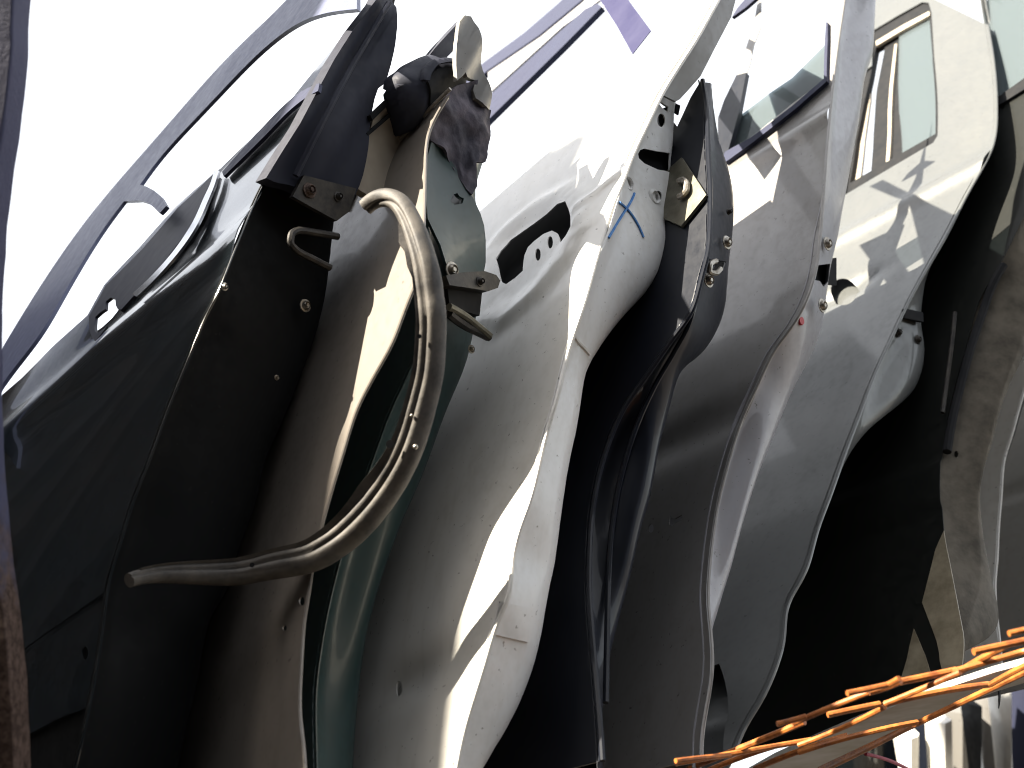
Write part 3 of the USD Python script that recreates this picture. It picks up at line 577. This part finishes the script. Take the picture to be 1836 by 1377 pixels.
d.bolt(1483, 437, .0065, .006, mat='bolt_metal'); d.bolt(1474, 548, .0065, .002, mat='bolt_metal')
p = d.Jp([d.ab(1451, 572)], d.depth(np.array([d.ab(1451, 572)])))[0]
d.part('red_dot', lathe([(0, .0016), (.0050, .0016), (.0056, .0004), (.0056, -.001)][::-1], p, d.n, 24), 'red_sticker')
d.hem('silver_paint', r=.002)
DOOR6 = d

# ------------------------------------------------------------------ door 7: pale silver with a framed window
E8 = [(1758,-40),(1763,0),(1771,47),(1783,125),(1787,190),(1787,225),(1782,259),(1759,306),(1736,345),(1696,424),(1657,490),(1626,547),(1590,625),(1571,664),(1540,747),(1512,821),(1489,888),(1465,951),(1445,1025),(1422,1064),(1408,1092),(1406,1143),(1391,1198),(1367,1253),(1335,1304),(1318,1345),(1306,1385)]
d = Door('car_door', 'pale silver car door with a black framed window, second door from the right', (1600, 640), 1.58, E8, tilt=4)
win8 = [(1565,55),(1610,28),(1653,4),(1665,5),(1670,22),(1675,100),(1681,243),(1673,256),(1600,299),(1514,350),(1522,290),(1532,227),(1543,133),(1563,118)]
rc = d.sts(ellipse(1512,523,30,30))
rcc = d.st(1512, 523)
lowl = d.sts([(1300,1383),(1304,1290),(1289,1190),(1270,1135)])
tl = d.sts([(1270,640),(1330,560),(1400,470),(1450,395),(1490,330),(1505,260),(1525,160),(1540,110),(1556,-60)])
poly = [(a, 0.) for a in np.linspace(0, d.len, 90)] + lowl[:3] + [(d.len - .1, .85), (d.st(1450,395)[0], .85)] + tl[2:]
d.skin('skin', poly, 'pale_silver_paint', holes=[d.sts(win8), d.sts(ellipse(1512,523,24,24))], da=.008, db=.016,
       disp=lambda ab: .007 * np.exp(-((ab[:, 0] - d.st(1690, 330)[0]) / .02) ** 2) - .012 * np.exp(-(((ab[:, 0] - rcc[0]) / .02) ** 2 + ((ab[:, 1] - rcc[1]) / .05) ** 2)))
d.skin('handle_recess', d.sts(ellipse(1512,523,60,60)), 'black_plastic', off=-.045, th=.002)
fr = d.skin('window_frame', d.sts(win8), 'black_plastic', th=.014, off=-.004, da=.02, db=.03,
       holes=[d.sts([(1570,86),(1620,55),(1666,28),(1672,100),(1677,240),(1600,284),(1524,328),(1536,250),(1560,140)])])
d.skin('seal_lip', d.sts([(1570,74),(1620,44),(1666,20),(1667,27),(1621,52),(1571,82)]), 'beige_trim', off=.0, th=.006, under=fr)
d.skin('run_channel', d.sts([(1588,78),(1616,62),(1614,140),(1613,200),(1619,276),(1596,290),(1561,312),(1566,240),(1572,160)]), 'black_plastic', off=-.012, th=.008)
d.skin('channel_lip', d.sts([(1604,80),(1608,78),(1598,200),(1594,290),(1588,294),(1592,200)]), 'beige_trim', off=-.006, th=.006)
d.skin('inner_post', d.sts([(1543,135),(1562,122),(1560,180),(1550,250),(1542,320),(1530,332),(1532,250)]), 'beige_trim', off=-.014, th=.006)
d.skin('window_glass', d.sts([(1612,62),(1668,30),(1673,100),(1678,240),(1618,276),(1612,200)]), 'window_glass', off=-.008, th=.004)
B8 = [(1764,-40),(1769,0),(1777,47),(1788,125),(1791,190),(1791,225),(1786,259),(1763,306),(1740,345),(1700,424),(1666,488),(1657,520),(1653,560),(1650,582),(1657,609),(1659,630),(1657,656),(1650,682),(1641,700),(1602,735),(1559,770),(1520,823),(1494,888),(1470,951),(1450,1025),(1426,1064),(1412,1092),(1410,1143),(1395,1198),(1371,1253),(1339,1304),(1322,1345),(1310,1385)]
d.jamb('end_face', B8, 'pale_silver_paint', inner=.6, top=min((d.S(d.sts([(1514,349),(1681,243)])) - d.p) @ U) - .02, curl=.012, lip=.002)
d.plate('latch_slot', [(1624,553),(1655,560),(1656,577),(1622,570)], 'black_plastic', depth=-.002, th=.006)
d.bolt(1610, 596, .005, .004, mat='dark_steel'); d.bolt(1645, 609, .005, .006, mat='dark_steel')
d.hem('pale_silver_paint', r=.002)
DOOR8 = d

# ------------------------------------------------------------------ door 8: black green with dirty end
E9 = [(1905,230),(1870,310),(1836,385),(1800,460),(1775,505),(1759,531),(1728,637),(1706,715),(1697,760),(1690,805),(1688,872),(1692,951),(1703,1010),(1712,1057),(1722,1110),(1729,1151),(1727,1172),(1722,1230),(1717,1270)]
d = Door('car_door', 'dark car door at the right with a mottled mossy end face', (1720, 640), 1.60, E9, tilt=-20, deg=1)
corner = [(1694,955),(1712,1057),(1722,1110),(1729,1151),(1725,1170),(1685,1188),(1560,1225),(1600,1130),(1653,1070),(1675,990)]
tl9 = d.sts([(1900,100),(1836,150),(1787,182),(1740,215),(1660,275)])
s_c = d.st(1692, 951)[0]
poly = [(a, 0.) for a in np.linspace(tl9[0][0] - .0, s_c, 60)] + d.sts([(1679,985),(1655,1080),(1685,1186),(1700,1240),(1696,1276)])
poly += [(d.len, .85), (tl9[-1][0], .85)] + tl9[::-1]
d.skin('skin', poly, 'dull_black_paint', da=.012, db=.03, disp=lambda ab: .0045 * (1 / (1 + np.exp(-(ab[:, 0] - d.st(1690, 825)[0]) / .002)) - 1 / (1 + np.exp(-(ab[:, 0] - d.st(1690, 905)[0]) / .002))))
d.skin('painted_sun_strip', [(a, 0.) for a in np.linspace(s_c, d.len, 20)] + d.sts([(1696,1276),(1700,1240),(1685,1186),(1653,1080),(1677,985)]), 'sun_patch_olive', off=.002)  # strip of sunlight along the edge, cut out as a lighter piece
d.skin('painted_sun_patch', d.sts([(1638,1127),(1630,1160),(1614,1220),(1668,1206),(1652,1160)]), 'sun_patch_olive', off=.002)  # small patch of sunlight painted as its own lighter piece
d.skin('window_glass', d.sts([(1773,-30),(1930,-30),(1910,95),(1836,146),(1787,180),(1760,150)]), 'window_glass', off=-.006, th=.004)
d.skin('belt_seal', d.sts([(1905,92),(1836,140),(1789,174),(1790,189),(1836,160),(1905,112)]), 'black_plastic', off=.006, th=.008)
B9 = [(1990,300),(1950,380),(1900,500),(1850,600),(1836,637),(1806,700),(1790,747),(1779,794),(1764,841),(1757,892),(1762,951),(1772,1010),(1780,1049),(1788,1080),(1791,1112),(1785,1130),(1775,1142),(1745,1160),(1729,1168)]
d.jamb('end_face', B9, 'mossy_primer', inner=.5, curl=.008, lip=.0, edge=E9[1:], holes=[ellipse(1713,815,4,6)])
d.stroke('edge_seal', [(1800,475),(1778,515),(1762,560),(1742,620),(1720,700),(1706,760),(1698,810)], 'black_plastic', r=.006, depth=-.004)
d.stroke('edge_rib', [(1712,560),(1706,620),(1698,680),(1690,740)], 'dark_steel', r=.003, depth=-.002)
DOOR9 = d

# ------------------------------------------------------------------ door 9: white sliver behind, and door 10: grey at the frame's edge
E10 = [(1960,420),(1900,540),(1836,700),(1814,778),(1798,833),(1794,892),(1789,951),(1787,1000),(1783,1049),(1784,1080),(1788,1120),(1794,1180),(1796,1270)]
d = Door('car_door', 'white car door at the right edge showing only as a pale curved sliver', (1790, 950), 1.68, E10, tilt=-10, deg=1)
d.skin('skin', [(a, 0.) for a in np.linspace(0, d.len, 40)] + [(d.len, .6), (0, .6)], 'white_paint')
d.hem('white_paint')
d.jamb('end_face', [(1990,420),(1915,540),(1848,700),(1825,778),(1808,833),(1803,892),(1797,951),(1794,1000),(1790,1049),(1791,1080),(1795,1120),(1801,1180)], 'black_jamb', curl=.01)
E11 = [(2080,420),(2040,540),(1990,700),(1960,850),(1945,950),(1940,1060),(1945,1170),(1950,1240)]
d = Door('car_door', 'dull grey car door cut off by the right edge, last in the row', (1945, 950), 1.76, E11, tilt=-10, deg=1)
d.skin('skin', [(a, 0.) for a in np.linspace(0, d.len, 40)] + [(d.len, .7), (0, .7)], 'grey_paint', disp=lambda ab: -.004 * np.exp(-((ab[:, 0] - d.st(1830, 880)[0]) / .004) ** 2))

# ------------------------------------------------------------------ rubber seal hanging across the doors
ctr = [(655,372,1.13),(672,357,1.125),(695,352,1.115),(716,362,1.10),(735,395,1.085),(752,440,1.07),(763,480,1.06),(770,530,1.055),(774,570,1.05),(771,650,1.05),(753,735,1.05),(733,800,1.05),(702,862,1.055),(655,925,1.06),(605,972,1.065),(548,1003,1.065),(500,1012,1.065),(415,1028,1.06),(325,1028,1.04),(262,1032,1.02),(232,1040,1.0)]
c = np.array(ctr); tt = np.r_[0, np.cumsum(np.linalg.norm(np.diff(c[:, :2], axis=0), axis=1))]
q = np.linspace(0, tt[-1], 240); cc = np.stack([PchipInterpolator(tt, c[:, k])(q) for k in range(3)], 1); cc = soft(cc, 14)
ctr3 = np.array([at(*r) for r in cc])
ctr3 += .0011 * (meshkit.noise(ctr3 * 40, 3)[:, None] - .5) * U
wpx = np.interp(q / tt[-1], [0, .06, .12, .2, .5, .62, .72, .8, .9, 1], [30, 36, 44, 53, 57, 60, 54, 47, 39, 26])
R = wpx / 2 * cc[:, 2] / FPX
loc = ctr3[-1]
t = Thing('rubber_door_seal', 'worn rubber door seal hanging in a loop across the taupe and green doors', 'door seal', loc)
# tangent frame: 'side' points to the inside of the loop
tan = np.gradient(ctr3, axis=0); tan /= np.linalg.norm(tan, axis=1, keepdims=True)
view = EYE - ctr3; view /= np.linalg.norm(view, axis=1, keepdims=True)
side = np.cross(view, tan); side /= np.linalg.norm(side, axis=1, keepdims=True)
cen = ctr3.mean(0); side *= np.sign((side * (cen - ctr3)).sum(1)).reshape(-1, 1); side = soft(side, 10); side /= np.linalg.norm(side, axis=1, keepdims=True)
fw = np.cross(tan, side); fw *= np.sign((fw * view).sum(1)).reshape(-1, 1)
ns = 40; ang = np.arange(ns) * 2 * np.pi / ns
rad = 1 - .30 * np.exp(-((ang - 1.12) / .16) ** 2)            # a pressed groove along the bulb
wob = 1 + .06 * (meshkit.fbm(ctr3 * 60, 3, 4) - .5)
v = ctr3[:, None] + (R * wob)[:, None, None] * rad[None, :, None] * (np.cos(ang)[None, :, None] * side[:, None] + .8 * np.sin(ang)[None, :, None] * fw[:, None])
i, j = np.meshgrid(np.arange(len(ctr3) - 1), np.arange(ns), indexing='ij')
qd = np.stack([i * ns + j, i * ns + (j + 1) % ns, (i + 1) * ns + (j + 1) % ns, (i + 1) * ns + j], -1).reshape(-1, 4)
n0 = len(ctr3) * ns
v = np.vstack([v.reshape(-1, 3), ctr3[0], ctr3[-1]])
f = np.vstack([qd[:, [0, 1, 2]], qd[:, [0, 2, 3]], [[n0, (s + 1) % ns, s] for s in range(ns)], [[n0 + 1, (len(ctr3) - 1) * ns + s, (len(ctr3) - 1) * ns + (s + 1) % ns] for s in range(ns)]])
t.part('bulb', trimesh.Trimesh(v, f, process=False), 'rubber', smooth=60)
lw = np.interp(q / tt[-1], [0, .10, .13, .145, .17, .19, .25, .35, .45, .52, .56, .62, .72, .85, 1], [3, 5, 15, 9, 11, 5, 6, 8, 9, 16, 20, 14, 10, 8, 3]) * cc[:, 2] / FPX
k0 = 24; idx = np.arange(k0, len(ctr3) - 4)
inn = ctr3[idx] + side[idx] * (R[idx] * .82)[:, None] + fw[idx] * (R[idx] * .35)[:, None]
out = inn + side[idx] * lw[idx][:, None] + fw[idx] * .002
th = -fw[idx] * .0035
vv = np.vstack([inn, out, out + th, inn + th]); n = len(idx); a = np.arange(n - 1)
ff = []
for p0, p1 in ((0, 1), (1, 2), (2, 3), (3, 0)):
    ff += [np.stack([p0 * n + a, p1 * n + a, p1 * n + a + 1], 1), np.stack([p0 * n + a, p1 * n + a + 1, p0 * n + a + 1], 1)]
lipm = trimesh.Trimesh(vv, np.vstack(ff), process=False)
t.part('flange', lipm, 'rubber')
for (px, py, r_) in ((699, 796, .0036), (752, 603, .002), (452, 1013, .0022)):
    kk = np.argmin((cc[:, 0] - px) ** 2 + (cc[:, 1] - py) ** 2); z_ = cc[kk, 2] - R[kk] * .9 - .002
    t.part('clip_hole', lathe([(0, .0012), (r_, .0012), (r_, -.003)][::-1], at(px, py, z_), view[kk], 16), 'black_plastic')
for (px, py, r_) in ((745, 801, .0024), (738, 745, .0016)):
    kk = np.argmin((cc[:, 0] - px) ** 2 + (cc[:, 1] - py) ** 2); z_ = cc[kk, 2] - R[kk] * .8
    m = trimesh.creation.icosphere(2, r_); m.apply_translation(at(px, py, z_)); t.part('paint_chip', m, 'bolt_metal')

# ------------------------------------------------------------------ rusty rack post at the left edge
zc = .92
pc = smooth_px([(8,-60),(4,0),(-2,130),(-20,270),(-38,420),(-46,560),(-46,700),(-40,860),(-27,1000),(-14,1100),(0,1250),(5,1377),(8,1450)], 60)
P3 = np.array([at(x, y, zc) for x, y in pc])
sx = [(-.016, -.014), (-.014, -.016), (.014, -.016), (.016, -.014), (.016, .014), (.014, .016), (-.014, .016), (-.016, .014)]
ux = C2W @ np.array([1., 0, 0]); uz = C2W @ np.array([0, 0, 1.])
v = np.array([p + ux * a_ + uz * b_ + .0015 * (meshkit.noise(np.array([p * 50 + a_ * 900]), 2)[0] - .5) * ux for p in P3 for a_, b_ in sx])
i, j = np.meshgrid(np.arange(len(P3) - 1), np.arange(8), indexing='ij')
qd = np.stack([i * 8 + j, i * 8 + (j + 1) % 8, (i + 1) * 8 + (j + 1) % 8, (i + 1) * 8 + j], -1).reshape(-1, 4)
single('rack_post', trimesh.Trimesh(v, np.vstack([qd[:, [0, 1, 2]], qd[:, [0, 2, 3]]]), process=False), 'flare_tint_rust', 'bent rusty steel post of the rack at the left edge of the picture', 'post')

# ------------------------------------------------------------------ orange wire mesh shelf under the right hand doors
H = EYE[2] + .205
def on_h(x, y, h=H): r = ray(x, y); return EYE + r * ((h - EYE[2]) / r[2])
def z8(pts): return [(1116 + x / 2.55, 837 + y / 2.55) for x, y in pts]
t = Thing('wire_mesh_shelf', 'bright orange rusty wire mesh shelf under the doors at the lower right', 'shelf', on_h(1836, 1140))
zm = lambda pts: [(1436 + x / 4.59, 1077 + y / 4.59) for x, y in pts]
zl = lambda pts: [(1160 + x / 5.1, 1107 + y / 5.1) for x, y in pts]
rods = [zl([(262,1312),(460,1285),(640,1262),(760,1262)]), zl([(262,1335),(640,1275),(1160,1178),(1500,1120)]) , zl([(380,1385),(800,1225),(1200,1060),(1440,955)]), zl([(1190,975),(1330,945),(1455,905)]),
        zl([(560,1400),(760,1300),(1000,1215),(1160,1180)]), zl([(990,1385),(1400,1200),(1836,1080)]),
        zm([(-20,1190),(250,1112),(480,1000),(690,875)]), zm([(-20,1250),(260,1150),(480,1082),(880,1022),(960,1000)]), zm([(150,1390),(500,1230),(880,1050),(1240,880),(1540,722),(1836,580),(1990,520)]),
        zm([(-60,1010),(200,930),(420,800),(560,752)]), zm([(220,940),(440,890),(650,850)]), zm([(690,850),(1000,790),(1250,712),(1550,690)]), zm([(380,762),(560,728),(720,690)]), zm([(560,755),(800,690),(820,665)]),
        zm([(818,668),(1100,610),(1280,572)]), zm([(690,850),(1000,745),(1180,650),(1310,590)]), zm([(1250,585),(1460,540),(1700,455),(1900,400)]), zm([(1420,422),(1560,390),(1700,360),(1900,318)]), zm([(1712,272),(1836,242),(1960,215)]), zm([(1560,690),(1700,640),(1836,530),(1990,470)]), zm([(1300,590),(1420,520),(1560,430),(1712,360)]), zm([(720,690),(810,640)]), zm([(200,1390),(420,1300),(700,1150),(930,1020)])]
for kx, rd in enumerate(rods):
    a_, m_, b_ = np.array(rd[0]), np.array(rd[len(rd) // 2] if len(rd) > 2 else np.mean(rd, axis=0)), np.array(rd[-1]); lin = (a_ + b_) / 2 + .0; w_ = np.linspace(0, 1, 14)[:, None]
    pm = np.linalg.norm(m_ - a_) / (np.linalg.norm(m_ - a_) + np.linalg.norm(b_ - m_)); bow = .6 * (m_ - (a_ + (b_ - a_) * pm)); c_ = a_ + (b_ - a_) * w_ + bow * 4 * w_ * (1 - w_) * .8; P_ = np.array([on_h(x, y, H + .0035 * (kx % 3) - .045 * max(0, 1836 - x) / 626) for x, y in c_])
    t.part('mesh_wire', tube(P_, .0024 + .0003 * (kx % 3), 8), 'orange_wire')
bd = [on_h(x, y, H + .016) for x, y in z8([(500,1440),(700,1330),(900,1240),(1300,1070),(1700,940),(1960,870),(1960,950),(1700,1030),(1400,1150),(1000,1350),(860,1440)])]
bd = np.array(bd); pb = Polygon(bd[:, :2]).buffer(0)
V2, F2 = tessellate(pb, .05, .05)
k = len(V2); top = np.c_[V2, np.full(k, H - .012)]
single('pale_board', sheet(pb, lambda ab: np.c_[ab, np.full(len(ab), H + .016)], np.array([0, 0, 1.]), .04, .04, .006), 'pale_board', 'pale grey board lying on the orange mesh shelf', 'board')
pk = np.array([on_h(x, y, H - .006) for x, y in smooth_px([(1552,1352),(1590,1362),(1632,1381),(1660,1396)], 20)])
single('red_cord', tube(pk, .0022, 8), 'red_cord', 'short red cord dangling under the orange mesh shelf', 'cord')

# unseen steel floor added under the nearer doors, to block light from below
q_ = [on_h(x, 1450, EYE[2] + .150) for x in np.linspace(-500, 1170, 20)]
pf = Polygon([tuple(a_[:2]) for a_ in q_] + [tuple((a_ + D * 1.1)[:2]) for a_ in q_[::-1]]).buffer(0)
single('added_rack_floor', sheet(pf, lambda ab: np.c_[ab, np.full(len(ab), EYE[2] + .150)], np.array([0, 0, -1.]), .2, .2, .004), 'dark_steel', kind='structure')

# ------------------------------------------------------------------ further doors in the sun, seen below the shelf
def strip(name, label, px, z, mat, th=.05, cat='car door', group=None):
    ft = Thing(name, label, cat, at(*px[len(px) // 2], z), group)
    n_ = C2W @ np.array([0, 0, 1.]); p_ = at(*px[0], z)
    e1 = C2W @ np.array([1., 0, 0]); e2 = C2W @ np.array([0, 1., 0])
    pl_ = Polygon([((on_plane(x, y, p_, n_) - p_) @ e1, (on_plane(x, y, p_, n_) - p_) @ e2) for x, y in px]).buffer(0)
    x0, _, x1, _ = pl_.bounds
    bf = lambda ab: p_ + ab[:, :1] * e1 + ab[:, 1:] * e2 + n_ * (.04 * np.sin((ab[:, :1] - x0) / (x1 - x0) * np.pi))
    ft.part('end_face', sheet(pl_, bf, -n_, .02, .05, th), mat)
    return ft
strip('car_door', 'distant dark car door, leftmost of those seen below the mesh shelf', [(1470,1330),(1616,1290),(1622,1420),(1470,1420)], 2.75, 'black_green_paint')
f1 = strip('car_door', 'distant white car door with square cut outs below the mesh shelf', [(1612,1320),(1642,1310),(1648,1420),(1622,1420)], 2.6, 'white_paint')
strip('car_door', 'distant charcoal car door right of the one with square cut outs', [(1645,1290),(1676,1280),(1680,1420),(1650,1420)], 2.7, 'navy_paint')
strip('car_door', 'distant pale lavender car door, widest light strip below the mesh shelf', [(1672,1295),(1696,1283),(1702,1330),(1708,1420),(1676,1420)], 2.55, 'white_paint')
strip('car_door', 'distant grey car door with a shiny round lock below the mesh shelf', [(1702,1276),(1738,1265),(1742,1420),(1710,1420)], 2.65, 'grey_paint')
strip('car_door', 'distant black car door, thin dark strip below the mesh shelf', [(1736,1262),(1748,1258),(1756,1420),(1744,1420)], 2.5, 'black_jamb')
strip('car_door', 'distant silver car door with bright chips right of the thin dark strip', [(1746,1250),(1790,1235),(1800,1420),(1760,1420)], 2.7, 'silver_paint')
strip('car_door', 'distant white car door with a sunlit bulging edge at the lower right', [(1786,1240),(1813,1228),(1812,1330),(1806,1420),(1794,1420)], 2.5, 'white_paint')
strip('car_door', 'distant blue grey car door at the lower right corner', [(1808,1210),(1900,1180),(1900,1420),(1806,1420)], 2.75, 'slate_trim')
